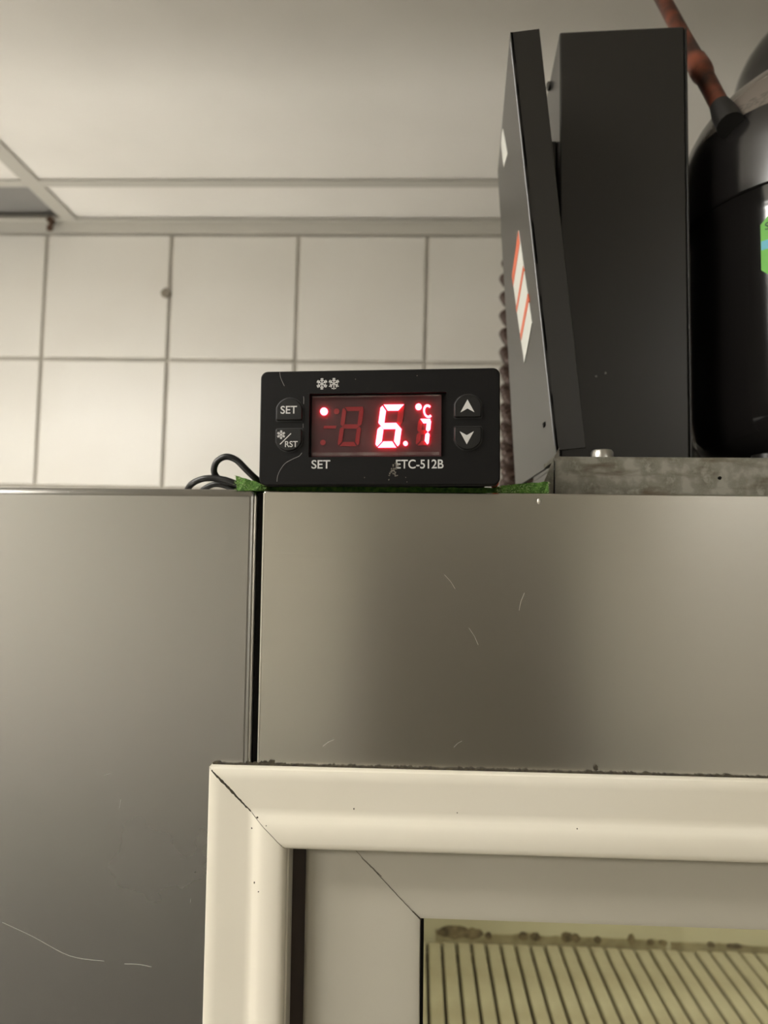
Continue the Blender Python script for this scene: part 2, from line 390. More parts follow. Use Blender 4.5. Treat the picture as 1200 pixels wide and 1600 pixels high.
# front sheets
def sheet(x0, x1, z0, z1, name, m_, r):
    o = fb(MB().box(x0, x1, 0, .012, z0, z1), name, m_, bevel=r, seg=4, uv=uvz); return o
left = sheet(X0, -.05325, -1.85, 0.0006, 'left_panel', M['steel_left'], .0026)
head = sheet(-.0510, X1, -.1080, 0.0, 'header_panel', M['steel'], .0004)
XD = .62                          # right end of the door opening's frame
sheet(XD-.012, X1, -1.85, -.1090, 'right_panel', M['steel'], .0012)
sheet(-.0520, XD-.013, -1.85, -1.70, 'plinth_panel', M['steel'], .0012)

# lighter raw edge of the header sheet and the ragged black sealant in the joint beside it
fb(MB().box(-.05115, -.05075, -.00025, .006, -.0885, -.0006), 'cut_edge', M['cut_edge'])
def ragged(x0, x1, z0, z1, y0, y1, n, jag):
    L = []; R = []
    for k in range(n+1):
        z = z0 + (z1-z0)*k/n
        L.append((x0 + random.uniform(-jag, jag), z)); R.append((x1 + random.uniform(-jag, jag), z))
    m = MB()
    for k in range(n):
        a, b, c, d = L[k], R[k], R[k+1], L[k+1]
        m.add([(a[0],y0,a[1]),(b[0],y0,b[1]),(c[0],y0,c[1]),(d[0],y0,d[1]),(a[0],y1,a[1]),(b[0],y1,b[1]),(c[0],y1,c[1]),(d[0],y1,d[1])],
              [(0,1,2,3),(7,6,5,4),(0,4,5,1),(1,5,6,2),(2,6,7,3),(3,7,4,0)])
    return m
fb(ragged(-.0533, -.0512, -.0890, -.0004, .0030, .008, 46, .00022), 'sealant_joint', M['black_rub'])
# grime in the corner where the cream frame meets the steel
gz = -.0884
g = MB()
x = -.0655
while x < XD:
    wd = random.uniform(.0015, .004); dense = 1.0 if x < -.049 else .35
    hgt = random.uniform(.0003, .0018)*dense + .0002
    if x > -.0645 and x < -.060: hgt *= .4
    n = 5
    pts = [(x + wd*k/n, gz + hgt*random.uniform(.3,1)) for k in range(n, -1, -1)]
    pts = [(x, gz-.0005), (x+wd, gz-.0005)] + pts
    g.prism(pts, -.0006, .0002); x += wd
fb(g, 'grime_line', M['grime'])
fb(MB().prism(blob(.0567, -.0868, .0007, 0, jag=.5), -.0006, .0002), 'grime_spot', M['grime'])
# hairline scratches in the header sheet
for (x0, z0, x1, z1) in ((.0085,-.0267,.0120,-.0312), (.0325,-.0378,.0342,-.0322), (.0165,-.0437,.0195,-.0490), (-.0300,-.0822,-.0265,-.0800),(.012,-.0815,.0145,-.0795)):
    d = Vector((x1-x0, 0, z1-z0)).normalized(); nrm = Vector((-d.z, 0, d.x))*.00007
    a, b = Vector((x0,-.00006,z0)), Vector((x1,-.00006,z1)); c = (a+b)/2 + nrm*4
    m = MB()
    for p, q in ((a, c), (c, b)):
        m.add([p-nrm, q-nrm, q+nrm, p+nrm] + [v+Vector((0,.0001,0)) for v in (p-nrm, q-nrm, q+nrm, p+nrm)],
              [(0,1,2,3),(7,6,5,4),(0,4,5,1),(1,5,6,2),(2,6,7,3),(3,7,4,0)])
    fb(m, 'scratch', M['cut_edge'])
def hair(pts, wd, mt):
    P = spline([(x_, 0, z_) for x_, z_ in pts], 5); m = MB()
    for p, q in zip(P[:-1], P[1:]):
        d = (q-p).normalized(); nr = Vector((-d.z,0,d.x))*wd/2
        m.prism([((p-nr).x,(p-nr).z),((q-nr).x,(q-nr).z),((q+nr).x,(q+nr).z),((p+nr).x,(p+nr).z)], -.00006, .00004)
    fb(m, 'scratch', mt)
def lp(px, py): return ((px-653.6)*.25/1200*.985 + .0012, -.0223-(py-876)*.25/1200*.985)
hair([lp(0,1452), lp(50,1472), lp(110,1499), lp(165,1505)], .00022, M['steel_scr'])
hair([lp(197,1508), lp(220,1508), lp(240,1511)], .00025, M['steel_scr'])
hair([lp(155,1221), lp(166,1218)], .00018, M['steel_scr']); hair([lp(181,1272), lp(183,1258)], .00020, M['steel_scr'])
hair([lp(298,1412), lp(299,1406)], .00018, M['steel_scr'])
m = MB().lathe([(.0006,0),(.0004,.0002),(.0002,.0003)], 0, 0, 12)
m.v = [(.0388+x_, -z_, -.0026+y_*1.6) for x_, y_, z_ in m.v]
fb(m, 'dent', M['cut_edge'], smooth=True)

# door surround: mitred cream mouldings
FX0, FZ1, FX1, FZ0 = -.0660, -.0886, XD, -1.74
PROF = [(0,.0010),(0,-.0028),(.0005,-.0036),(.0012,-.0038),(.0040,-.0036),(.0085,-.0033),(.0125,-.0029),(.0138,-.00295),(.0150,-.0034),(.0164,-.0040),(.0180,-.0044),(.0228,-.0040),(.0242,-.0036),(.0250,-.0026),(.0252,.0000),(.0250,.0012),(.0255,.0014),(.0256,.0050),(.0256,.0090),(.0,.0090)]
# the profile is closed on the back side; its last points sit inside the sheet opening
def moulding(name, side):
    V = []; F = []; n = len(PROF)
    c = .00014
    for s_, y in PROF:
        yy = min(y, .0) if s_ < .0005 else y
        if side == 'top':    a, b = (FX0+s_+c, FZ1-s_), (FX1-s_-c, FZ1-s_)
        elif side == 'bottom': a, b = (FX1-s_-c, FZ0+s_), (FX0+s_+c, FZ0+s_)
        elif side == 'left': a, b = (FX0+s_, FZ0+s_+c), (FX0+s_, FZ1-s_-c)
        else:                a, b = (FX1-s_, FZ1-s_-c), (FX1-s_, FZ0+s_+c)
        V += [(a[0], yy, a[1]), (b[0], yy, b[1])]
    for i in range(n):
        j = (i+1) % n; F.append((2*i, 2*i+1, 2*j+1, 2*j))
    F.append([2*i for i in range(n)]); F.append([2*i+1 for i in range(n-1, -1, -1)])
    return fb(MB().add(V, F), name, M['cream'], smooth=True)
moulding('frame_rail', 'top'); moulding('frame_stile', 'left'); moulding('frame_stile', 'right'); moulding('frame_rail', 'bottom')
# open mitre: a black crack along the outer half of the corner joint
def crack(p0, p1, w0, n, y, amp):
    a = Vector((p0[0],0,p0[1])); b = Vector((p1[0],0,p1[1])); d = (b-a); nr = Vector((-d.z,0,d.x)).normalized(); m = MB(); prev = None
    for k in range(n+1):
        t = k/n; c = a + d*t + nr*random.uniform(-amp,amp); wv = w0*(.25+.75*sin(pi*min(1,.15+t*.8)))*random.uniform(.6,1.2)
        L = c + nr*wv; R = c - nr*wv; yk = y(t)
        cur = [(L.x,yk,L.z),(R.x,yk,R.z),(R.x,yk+.0004,R.z),(L.x,yk+.0004,L.z)]
        if prev: m.add(prev+cur, [(0,1,5,4),(1,2,6,5),(2,3,7,6),(3,0,4,7)])
        prev = cur
    return m
def ysurf(s_):
    for (a, ya), (b, yb) in zip(PROF[1:14], PROF[2:15]):
        if a <= s_ <= b: return ya + (yb-ya)*((s_-a)/(b-a) if b > a else 0)
    return -.003
fb(crack((FX0+.0010, FZ1-.0010), (FX0+.0138, FZ1-.0138), .00042, 26, lambda t: ysurf(.0010+.0128*t)-.0001, .00010), 'mitre_crack', M['grime'])
fb(crack((FX0+.0140, FZ1-.0140), (FX0+.0240, FZ1-.0240), .00005, 14, lambda t: ysurf(.0140+.0100*t)-.00004, .00003), 'mitre_line', M['dust'])
for (x_, z_, r_) in ((-.0500,-.1040,.0003),(-.0195,-.1006,.0003),(-.0518,-.1075,.00025),(-.0505,-.1240,.00025),(-.0490,-.1265,.0002),(-.0470,-.1062,.0002),(.0130,-.1010,.0002),(.050,-.1045,.0002)):
    s_ = min(-.0886-z_, x_+.066) ; yk = ysurf(max(.0013, min(.0225, s_)))
    fb(MB().prism(blob(x_, z_, r_, 0, n=8, jag=.4), yk-.0001, yk+.0003), 'dirt_speck', M['grime'])
# recess beside the sash: brown gasket strip
fb(MB().box(-.0425, -.0300, .0092, .0150, FZ0, -.1080), 'gasket_strip', M['gasket'])
# sliding sash: mitred cream frame with the pane
SX0, SZ1, SX1, SZ0, SW = -.0360, -.1000, .60, -1.72, .0379
SP = [(0,.020),(0,.0085),(.0006,.0068),(.0018,.0060),(.0120,.0056),(.0300,.0058),(.0360,.0060),(.0376,.0064),(.0379,.0075),(.0379,.020)]
def sash(name, side):
    V = []; F = []; n = len(SP)
    for s_, y in SP:
        if side == 'top':    a, b = (SX0+s_, SZ1-s_), (SX1-s_, SZ1-s_)
        elif side == 'bottom': a, b = (SX1-s_, SZ0+s_), (SX0+s_, SZ0+s_)
        elif side == 'left': a, b = (SX0+s_, SZ0+s_), (SX0+s_, SZ1-s_)
        else:                a, b = (SX1-s_, SZ1-s_), (SX1-s_, SZ0+s_)
        V += [(a[0], y, a[1]), (b[0], y, b[1])]
    for i in range(n):
        j = (i+1) % n; F.append((2*i, 2*i+1, 2*j+1, 2*j))
    F.append([2*i for i in range(n)]); F.append([2*i+1 for i in range(n-1, -1, -1)])
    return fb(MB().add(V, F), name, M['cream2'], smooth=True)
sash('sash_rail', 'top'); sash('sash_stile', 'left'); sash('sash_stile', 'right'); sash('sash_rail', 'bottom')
fb(crack((SX0+.0130, SZ1-.0130), (SX0+.0378, SZ1-.0378), .00007, 30, lambda t: .00553, .00005), 'mitre_line', M['dust'])
fb(crack((SX0+.0185, SZ1-.0187), (SX0+.0250, SZ1-.0246), .00022, 12, lambda t: .00550, .00010), 'mitre_line', M['dust'])
fb(crack((SX0+.0350, SZ1-.0350), (SX0+.0382, SZ1-.0380), .00012, 6, lambda t: .0058, .00004), 'mitre_line', M['grime'])
fb(MB().box(SX0+SW, SX0+SW+.0011, .0078, .0150, SZ0+SW, SZ1-SW), 'glazing_gasket', M['black_rub'])
fb(MB().box(SX0+SW+.0002, SX1-SW-.0002, .0105, .0145, SZ0+SW+.0002, SZ1-SW-.0002), 'glass_pane', M['glass'])
# liner
lx0, lx1, ly1, lz1, lz0 = -.047, .625, .43, -.055, -1.75
ln = MB().box(lx0-.01, lx0, .022, ly1+.01, lz0, lz1).box(lx1, lx1+.01, .022, ly1+.01, lz0, lz1).box(lx0, lx1, ly1, ly1+.01, lz0, lz1)
ln.box(lx0, lx1, .022, ly1, lz1, lz1+.01).box(lx0, lx1, .022, ly1, lz0-.01, lz0)
fb(ln, 'liner', M['liner'])
fb(MB().box(.02, .50, .040, .062, -.075, -.055), 'interior_lamp', emit('interior_glow', (1.0,.95,.76), LAMP_FRIDGE))
# mould creeping along the back wall just over the shelf
SHZ = -.3430
def smear(x0, x1, hmin, hmax, step):
    m = MB(); top_ = []; x = x0; h = (hmin+hmax)/2
    while x < x1:
        h = min(hmax, max(hmin, h + random.uniform(-.35,.35)*(hmax-hmin))); top_.append((x, SHZ+h)); x += step*random.uniform(.5,1.5)
    for a, b in zip(top_[:-1], top_[1:]): m.prism([(a[0], SHZ-.005), (b[0], SHZ-.005), b, a], ly1-.0006, ly1)
    return m
fb(smear(.018, .216, .0035, .0070, .004), 'mould_line', M['mould_pale'])['kind'] = 'stuff'
fb(smear(.216, .60, .0015, .0035, .004), 'mould_line', M['mould_pale'])['kind'] = 'stuff'
for (a, b, h) in ((.020,.047,.0105),(.040,.058,.0090),(.060,.066,.0060),(.088,.097,.0070),(.098,.107,.0072),(.124,.134,.0085),(.133,.140,.0070),(.152,.158,.0055),(.180,.186,.0085),(.196,.202,.0050),(.206,.213,.0045),(.246,.252,.004),(.262,.275,.0035),(.300,.308,.004)):
    n = 16; cx = (a+b)/2; rx = (b-a)/2; cz = SHZ+h*.45; rz = h*.5
    pts = [(cx + rx*(1+random.uniform(-.15,.15))*cos(2*pi*k/n), cz + rz*(1+random.uniform(-.2,.2))*sin(2*pi*k/n)) for k in range(n)]
    fb(MB().prism(pts, ly1-.0012-a*.004, ly1-.0004), 'mould_spot', M['mould'])

# shelf of slats inside the fridge
SH = thing('slatted_shelf', 'pale slatted shelf running front to back behind the fridge glass', 'shelf', (0, .06, SHZ))
MB().box(lx0+.002, lx1-.002, 0, .004, -.012, -.006).box(lx0+.002, lx1-.002, .19, .194, -.012, -.006).box(lx0+.002, lx1-.002, .352, .356, -.012, -.006).build('cross_bar', M['shelf_dark'], SH)
MB().box(lx0+.002, lx1-.002, 0, .364, -.0140, -.0125).build('drip_tray', M['shelf_dark'], SH)
PS = .01232; n0 = -5; slat_me = None
for k in range(n0, 48):
    xa = .0228 + k*PS
    if slat_me is None:
        o = MB().box(.0010, PS-.0010, 0, .362, -.006, 0).build('slat', M['slat'], SH, bevel=.0012); slat_me = o.data
    else:
        o = link(bpy.data.objects.new('slat', slat_me)); o.parent = SH
        mo = o.modifiers.new('bevel','BEVEL'); mo.width = .0012; mo.segments = 2
    o.location = (xa, random.uniform(-.001,.001), random.uniform(-.0004,.0004))

# ------------------------------------------------------------------ temperature controller
KX = .244/1200
CT = thing('temperature_controller', 'black digital temperature controller with glowing red display on the fridge top', 'controller',
           (-.01335, -.0060, .0208), (0, -.005, -.055))
def L(px, py): return ((px-591.7)*KX, -(py-664.5)*KX*1.02)     # millimetre layout of the face
BX0, BZ1 = L(401, 576.5); BX1, BZ0 = L(782.5, 757.0)
# bezel with a window opening: front ring, sides
ox0, oz1 = L(481, 613); ox1, oz0 = L(699, 713)
def bezel():
    out = rrect(BX0, BX1, BZ0, BZ1, .0023, 10); inn = rrect(ox0, ox1, oz0, oz1, .0003, 10); n = len(out)
    V = [(x,0.0004,z) for x,z in out]; e = .0004
    outi = rrect(BX0+e, BX1-e, BZ0+e, BZ1-e, .0021, 10)
    V += [(x,0,z) for x,z in outi] + [(x,0,z) for x,z in inn] + [(x,.0022,z) for x,z in inn] + [(x,.0052,z) for x,z in out] 
    F = []
    for i in range(n):
        j = (i+1) % n
        F += [(i, j, n+j, n+i), (n+i, n+j, 2*n+j, 2*n+i), (2*n+i, 2*n+j, 3*n+j, 3*n+i), (i, 4*n+i, 4*n+j, j)]
    F.append([4*n+i for i in range(n-1, -1, -1)])
    F.append([3*n+i for i in range(n)])
    return MB().add(V, F)
bz = bezel().build('bezel', M['blk_plastic'], CT)
MB().box(BX0+.004, BX1-.004, .0053, .060, BZ0+.0012, BZ1-.004).build('case', M['blk_plastic'], CT, bevel=.0008)
for sx in (BX0+.0001, BX1-.0021):
    MB().box(sx, sx+.0020, .0056, .018, BZ0+.0007, BZ0+.007).build('mounting_clip', M['red'], CT, bevel=.0004)
# display: backing, segments, window pane
dx0, dz1 = L(484, 615.5); dx1, dz0 = L(691, 711.5)
disp = MB().box(dx0, dx1, .0016, .0020, dz0, dz1).build('display', M['disp_back'], CT)
def seg(pts, name, m_, y0=.0013, y1=.0016):
    P = [L(*p) for p in pts]
    # make counter-clockwise
    A = sum(P[i][0]*P[(i+1)%len(P)][1]-P[(i+1)%len(P)][0]*P[i][1] for i in range(len(P)))
    if A < 0: P = P[::-1]
    return MB().prism(P, y0, y1).build(name, m_, disp)
def digit(cx, cy, wd, hg, th, sk, on):
    # seven bars, slanted; cx, cy centre in layout units
    def S(u, v): return (cx + u + sk*(-v), cy + v)
    w2, h2, t = wd/2, hg/2, th/2; q = .35
    bars = {'a': [(-w2+t, -h2), (w2-t*.4, -h2), (w2-t*2.0, -h2+th), (-w2+th+t*.6, -h2+th)],
            'g': [(-w2+t+q, 0), (-w2+th+q, -t), (w2-th-q, -t), (w2-t-q, 0), (w2-th-q, t), (-w2+th+q, t)],
            'd': [(-w2+th+t*.6, h2-th), (w2-th-t*.6, h2-th), (w2-t, h2), (-w2+t, h2)],
            'f': [(-w2, -h2+t+q), (-w2+t*.6, -h2+q+t*.3), (-w2+th, -h2+th+q), (-w2+th, -t-q), (-w2+t, -q), (-w2, -t-q)],
            'e': [(-w2, t+q), (-w2+t, q), (-w2+th, t+q), (-w2+th, h2-th-q), (-w2+t*.6, h2-q-t*.3), (-w2, h2-t-q)],
            'b': [(w2, -h2+t+q), (w2-t*.6, -h2+q+t*.3), (w2-th, -h2+th+q), (w2-th, -t-q), (w2-t, -q), (w2, -t-q)],
            'c': [(w2, t+q), (w2-t, q), (w2-th, t+q), (w2-th, h2-th-q), (w2-t*.6, h2-q-t*.3), (w2, h2-t-q)]}
    for k, pts in bars.items():
        lit = k in on
        seg([S(*p) for p in pts], 'lit_segment' if lit else 'unlit_segment', M['seg_on'] if lit else M['seg_off'], .0010 if lit else .0014, .0016)
digit(547, 664, 34, 62, 6.6, .13, '')
digit(610, 664, 38, 67, 9.2, .13, 'afgedc')
digit(663, 674, 20.5, 41, 6.6, .11, 'abc')
def disc(cx, cy, r, name, m_, n=18, y0=.0010):
    return seg([(cx+r*cos(2*pi*k/n), cy+r*sin(2*pi*k/n)) for k in range(n)], name, m_, y0, .0016)
disc(503.8, 640, 6.0, 'lit_dot', M['seg_on']); disc(634.8, 691.5, 3.6, 'lit_dot', M['seg_on']); disc(655.2, 634.5, 5.0, 'lit_dot', M['seg_on'])
disc(524, 640, 4.6, 'unlit_dot', M['seg_off'], y0=.0014); disc(502.5, 689, 4.4, 'unlit_dot', M['seg_off'], y0=.0014)
seg([(504,662.5),(524,662.5),(523,667),(503,667)], 'unlit_segment', M['seg_off'], .0014)
# letter C after the degree dot
cpts = []
for k in range(15):
    a = radians(48 + (312-48)*k/14); cpts.append((670+7.6*cos(a) - .10*(-10.5*sin(a))*-1, 641.5-10.5*sin(a)))
cin = []
for k in range(15):
    a = radians(48 + (312-48)*k/14); cin.append((670+4.6*cos(a) - .10*(-7.3*sin(a))*-1, 641.5-7.3*sin(a)))
mC = MB()
for k in range(14):
    q4 = [L(*p) for p in (cpts[k], cpts[k+1], cin[k+1], cin[k])]
    mC.prism(q4, .0010, .0016)
mC.build('lit_letter', M['seg_on'], disp)
MB().box(dx0+.0002, dx1-.0001, .0003, .0007, dz0+.0001, dz1-.0001).build('display_window', M['window'], CT)
MB().box(dx0+.0006, dx1-.0006, .00018, .00028, dz0+.0002, dz0+.0012).build('film_strip', M['film'], CT)
MB().box(dx0+.0006, dx1-.0006, .00018, .00028, dz1-.0007, dz1-.0003).build('film_strip', M['film'], CT)
# keys
def key(cx, cy, upward):
    wd, hg = 42, 35.5
    pts = []
    n = 12; r = 3
    y_flat = hg/2; y_sh = -hg/2 + 15
    # top arc over the full width, flat foot with rounded corners
    R = (15**2 + 21**2)/(2*15)
    a0 = math.asin(21/R)
    for k in range(n+1):
        a = -a0 + 2*a0*k/n; pts.append((R*sin(a), -hg/2 + R - R*cos(a)))
    for k in range(5):
        a = pi/2*k/4; pts.append((21-r+r*cos(a), y_flat-r+r*sin(a)))
    for k in range(5):
        a = pi/2 + pi/2*k/4; pts.append((-21+r+r*cos(a), y_flat-r+r*sin(a)))
    if not upward: pts = [(x, -y) for x, y in pts]
    return pts
def ccw(P):
    A = sum(P[i][0]*P[(i+1)%len(P)][1]-P[(i+1)%len(P)][0]*P[i][1] for i in range(len(P)))
    return P if A > 0 else P[::-1]
keys = {}
for nm, cx, cy, upw in (('set', 449, 637.5, True), ('rst', 449, 686, False), ('up', 732.5, 635.5, True), ('down', 732.5, 685.5, False)):
    P = key(cx, cy, upw)
    MB().prism(ccw([L(cx+x*1.075, cy+y*1.085) for x, y in P]), -.00004, .0002).build('key_gap', M['recess'], CT)
    keys[nm] = MB().prism(ccw([L(cx+x, cy+y) for x, y in P]), -.00085, .0001).build('key', M['button'], CT, bevel=.00035, seg=3)
# printing
def text(s, px0, px1, py0, py1, y, parent, shear=0):
    c = bpy.data.curves.new('lettering', 'FONT'); c.body = s; c.extrude = .00001; c.offset = .012
    t = bpy.data.objects.new('t', c); COL.objects.link(t); bpy.context.view_layer.update()
    me = bpy.data.meshes.new_from_object(t); bpy.data.objects.remove(t)
    xs_ = [v.co.x for v in me.vertices]; ys_ = [v.co.y for v in me.vertices]
    a, b, c0, d = min(xs_), max(xs_), min(ys_), max(ys_)
    X0_, Z1_ = L(px0, py0); X1_, Z0_ = L(px1, py1)
    zs = [v.co.z for v in me.vertices]; zm = max(zs)
    for v in me.vertices:
        x_, y_, z_ = v.co
        v.co = (X0_ + (x_-a)/(b-a)*(X1_-X0_), y - (.00003 if z_ > 0 else 0), Z0_ + (y_-c0)/(d-c0)*(Z1_-Z0_))
    me.materials.clear(); me.materials.append(M['ink'])
    o = link(bpy.data.objects.new('lettering', me)); o.parent = parent; return o
text('SET', 435.5, 462, 632.5, 645, -.00086, keys['set'])
text('RST', 443.5, 464, 688, 697.5, -.00086, keys['rst'])
text('SET', 486, 516, 717.5, 731, -.00001, CT)
text('ETC-512B', 620.5, 695, 717.5, 731.5, -.00001, CT)
def strokes(segs, y, parent, name, wd):
    m = MB()
    for (a, b) in segs:
        A = Vector((*L(*a), 0)); B = Vector((*L(*b), 0)); d = (B-A).normalized(); n_ = Vector((-d.y, d.x, 0))*wd/2
        m.prism([(A-n_)[:2], (B-n_)[:2], (B+n_)[:2], (A+n_)[:2]], y-.00003, y)
    return m.build(name, M['ink'], parent)
def flake(cx, cy, r, y, parent, dots=False):
    S_ = []
    for k in range(6):
        a = radians(60*k + (30 if not dots else 30)); p = (cx + r*cos(a), cy + r*sin(a)); S_.append(((cx, cy), p))
        for da in (-50, 50):
            for f_, g_ in ((.45, .36), (.75, .30)):
                q = (cx + r*f_*cos(a), cy + r*f_*sin(a)); b = a + radians(da)
                S_.append((q, (q[0] + r*g_*cos(b), q[1] + r*g_*sin(b))))
    if dots: S_ = [s_ for s_ in S_ if not (s_[0][1] > cy + r*.30)] + [((cx+dx-1,cy+dy),(cx+dx+1,cy+dy)) for dx, dy in ((-4.5,5),(0,4),(4.5,5),(-2.5,7.5),(2.5,7.5))]
    return strokes(S_, y, parent, 'snowflake_symbol', r*.17*KX)
flake(501, 597.5, 9, -.00001, CT); flake(520.3, 597.5, 9, -.00001, CT, True)
flake(437, 678, 6.8, -.00086, keys['rst'])
strokes([((435.5,693),(453,676))], -.00086, keys['rst'], 'slash_mark', .0003)
def arrow(cx, cy, dirn, parent):
    pts = [(0,-10.5), (11,9.5), (0,3.5), (-11,9.5)]
    P = [L(cx+x, cy + y*dirn) for x, y in pts]
    m = MB()
    for tri in ((0,1,2),(0,2,3)):
        m.prism(ccw([P[i] for i in tri]), -.00089, -.00086)
    m.build('arrow_symbol', M['ink'], parent)
arrow(732, 636.5, 1, keys['up']); arrow(731, 684.5, -1, keys['down'])
# edges of a torn protective film, dust smear
def film(pts, wd):
    P = [Vector((*L(*p), 0)) for p in pts]; P = spline(P, 6); m = MB()
    for a, b in zip(P[:-1], P[1:]):
        d = (b-a).normalized(); n_ = Vector((-d.y, d.x, 0))*wd/2
        m.prism([(a-n_)[:2], (b-n_)[:2], (b+n_)[:2], (a+n_)[:2]], -.00005, .0)
    m.build('film_edge', M['scratch'], CT)
film([(432,577.5),(433.5,586),(437,594),(440,600)], .00013)
film([(470,706),(466,711),(457,715),(444,722),(436,732),(431.5,742),(430.5,751)], .00013)
film([(471.5,617),(472,622),(471.8,629)], .00015); film([(471.5,660),(471.5,667)], .00010)
sm = MB()
for k in range(34):
    cx, cy = 615 + random.gauss(0,2.6) + (2 if k % 3 else 4), 733 + random.gauss(0,6.0)
    cx -= (cy-733)*.25
    q = [L(cx + random.uniform(.5,1.9)*cos(a_), cy + random.uniform(.5,1.9)*sin(a_)) for a_ in [2*pi*j/7 for j in range(7)]]
    sm.prism(ccw(q), -.00013, .00001)
sm.build('dust_smear', M['dust'], CT)
for (cx, cy) in ((555,591),(571,745),(653,587),(638,752),(636,745)):
    MB().prism(ccw([L(cx+.8*cos(a_), cy+.8*sin(a_)) for a_ in [2*pi*j/7 for j in range(7)]]), -.0001, .00001).build('dust_speck', M['dust'], CT)

# ------------------------------------------------------------------ green pad under the controller
PD = thing('scouring_pad', 'green fibrous scouring pad flattened under the black controller', 'pad', (-.0093, .03, 0))
def pad_mesh():
    NX, NY = 60, 14; V = []; F = []
    def top(u):       # thickness along the pad: squashed under the controller, loose ends
        x = -.0608 + u*.103
        if x < -.0535: return .0030 + (-.0535-x)*.30
        if x > .027: return .0026 + (x-.027)*.09
        return .0024
    for layer in (0, 1):
        for i in range(NX+1):
            u = i/NX; x = -.0608 + u*.103
            for j in range(NY+1):
                y0_ = .0012 if (x < -.0505 or x > .0255) else .0075
                y = y0_ + (.0552-y0_)*j/NY
                z = .00012 if layer == 0 else top(u)
                if j == 0: y += random.uniform(-.0004,.0004)
                if i in (0, NX): x_ = x + random.uniform(-.0006,.0006)
                else: x_ = x
                z += (random.uniform(-.00018,.00018) if layer else random.uniform(0,.0001))
                V.append((x_+.0093, y-.03, z))
    N = (NX+1)*(NY+1); I = lambda l,i,j: l*N + i*(NY+1) + j
    for i in range(NX):
        for j in range(NY):
            F.append((I(1,i,j),I(1,i+1,j),I(1,i+1,j+1),I(1,i,j+1))); F.append((I(0,i,j),I(0,i,j+1),I(0,i+1,j+1),I(0,i+1,j)))
        F.append((I(0,i,0),I(0,i+1,0),I(1,i+1,0),I(1,i,0))); F.append((I(0,i,NY),I(1,i,NY),I(1,i+1,NY),I(0,i+1,NY)))
    for j in range(NY):
        F.append((I(0,0,j),I(1,0,j),I(1,0,j+1),I(0,0,j+1))); F.append((I(0,NX,j),I(0,NX,j+1),I(1,NX,j+1),I(1,NX,j)))
    return MB().add(V, F), top
pm, ptop = pad_mesh(); pm.build('pad_body', M['green'], PD)
fm = MB()
for k in range(1500):
    edge = random.random() < .45
    x = random.choice([random.uniform(-.0612,-.050), random.uniform(.026,.0425)]) if edge else random.uniform(-.0605,.042)
    t_ = ptop((x+.0608)/.103)
    if -.0505 < x < .0255: continue
    p = Vector((x+.0093, random.uniform(.0006,.0022)-.03, random.uniform(.0003, max(.0006, t_))))
    d = Vector((random.uniform(-1,1), random.uniform(-.5,.1), random.uniform(-.35,.6)))*random.uniform(.0003,.0009)
    d.z = min(d.z, .0004)
    if not edge and p.z + d.z > .0022: continue
    r_ = .00009; s_ = Vector((0, r_, r_)); q = p + d
    if q.z < .0001: q.z = .0001
    fm.add([p-s_, p+s_, q+s_*.4, q-s_*.4, p+Vector((0,-r_,r_)), q+Vector((0,-r_*.4,r_*.4))], [(0,1,2,3),(0,4,5,3),(4,1,2,5)])
fo = fm.build('fibres', M['fibre'], PD); fo['kind'] = 'stuff'

# ------------------------------------------------------------------ cable
cab = [(-.050,.066,.012),(-.0560,.048,.0045),(-.0600,.034,.0068),(-.0638,.031,.0103),(-.0676,.030,.0140),(-.0715,.0295,.0152),(-.0750,.030,.0134),(-.0762,.031,.0098),(-.0742,.0325,.0068),(-.0690,.033,.0052),(-.0640,.036,.0035),(-.0600,.044,.0022),(-.0640,.058,.0016),(-.0760,.062,.0016),(-.0850,.052,.0016),(-.0885,.040,.0018),(-.0850,.031,.0046),(-.0800,.029,.0068),(-.0745,.029,.0070),(-.0690,.029,.0058),(-.0645,.030,.0032)]
cb = thing('sensor_cable', 'thin black cable looped on the fridge top beside the controller', 'cable', (-.075,.035,0))
sp = spline(cab, 8)
MB().tube([(p.x+.075, p.y-.035, max(p.z, .0013)) for p in sp], .0012, 10).build('lead', M['cable'], cb, smooth=True)
c2 = [(-.0835,.036,.0014),(-.0805,.034,.0036),(-.0765,.033,.0052),(-.0720,.033,.0046),(-.0680,.034,.0026),(-.0640,.040,.0016)]
MB().tube([(p.x+.075, p.y-.035, max(p.z, .0012)) for p in spline(c2, 8)], .0011, 10).build('lead', M['cable'], cb, smooth=True)
MB().tube([(-.0648+.075, .0300-.035, .0032), (-.0632+.075, .0300-.035, .0026)], .00125, 10).build('lead_tip', M['cream_scrap'], cb, smooth=True)

# ------------------------------------------------------------------ condensing unit on the fridge top
# base rail: galvanised angle with a rounded bend along its top
RB = thing('base_rail', 'stained galvanised steel rail lying along the fridge top edge', 'rail', (.14,.03,0))
pr = [(.030,.0004),(.030,.0140),(.0303,.0152),(.0310,.0161),(.0322,.0165),(.0560,.0165),(.0560,.0150),(.0325,.0150),(.0316,.0142),(.0315,.0004)]
V = [(x-.14, y-.03, z) for x in (.0495,.30) for y, z in pr]; n = len(pr)
MB().add(V, [(i, (i+1)%n, n+(i+1)%n, n+i) for i in range(n)] + [list(range(n)), list(range(2*n-1,n-1,-1))]).build('angle', M['galv'], RB, smooth=True)
MB().prism(blob(.108-.14, .0088, .0007, 0, n=10, jag=.2), -.0001, .0003).build('rivet_hole', M['black_rub'], RB)
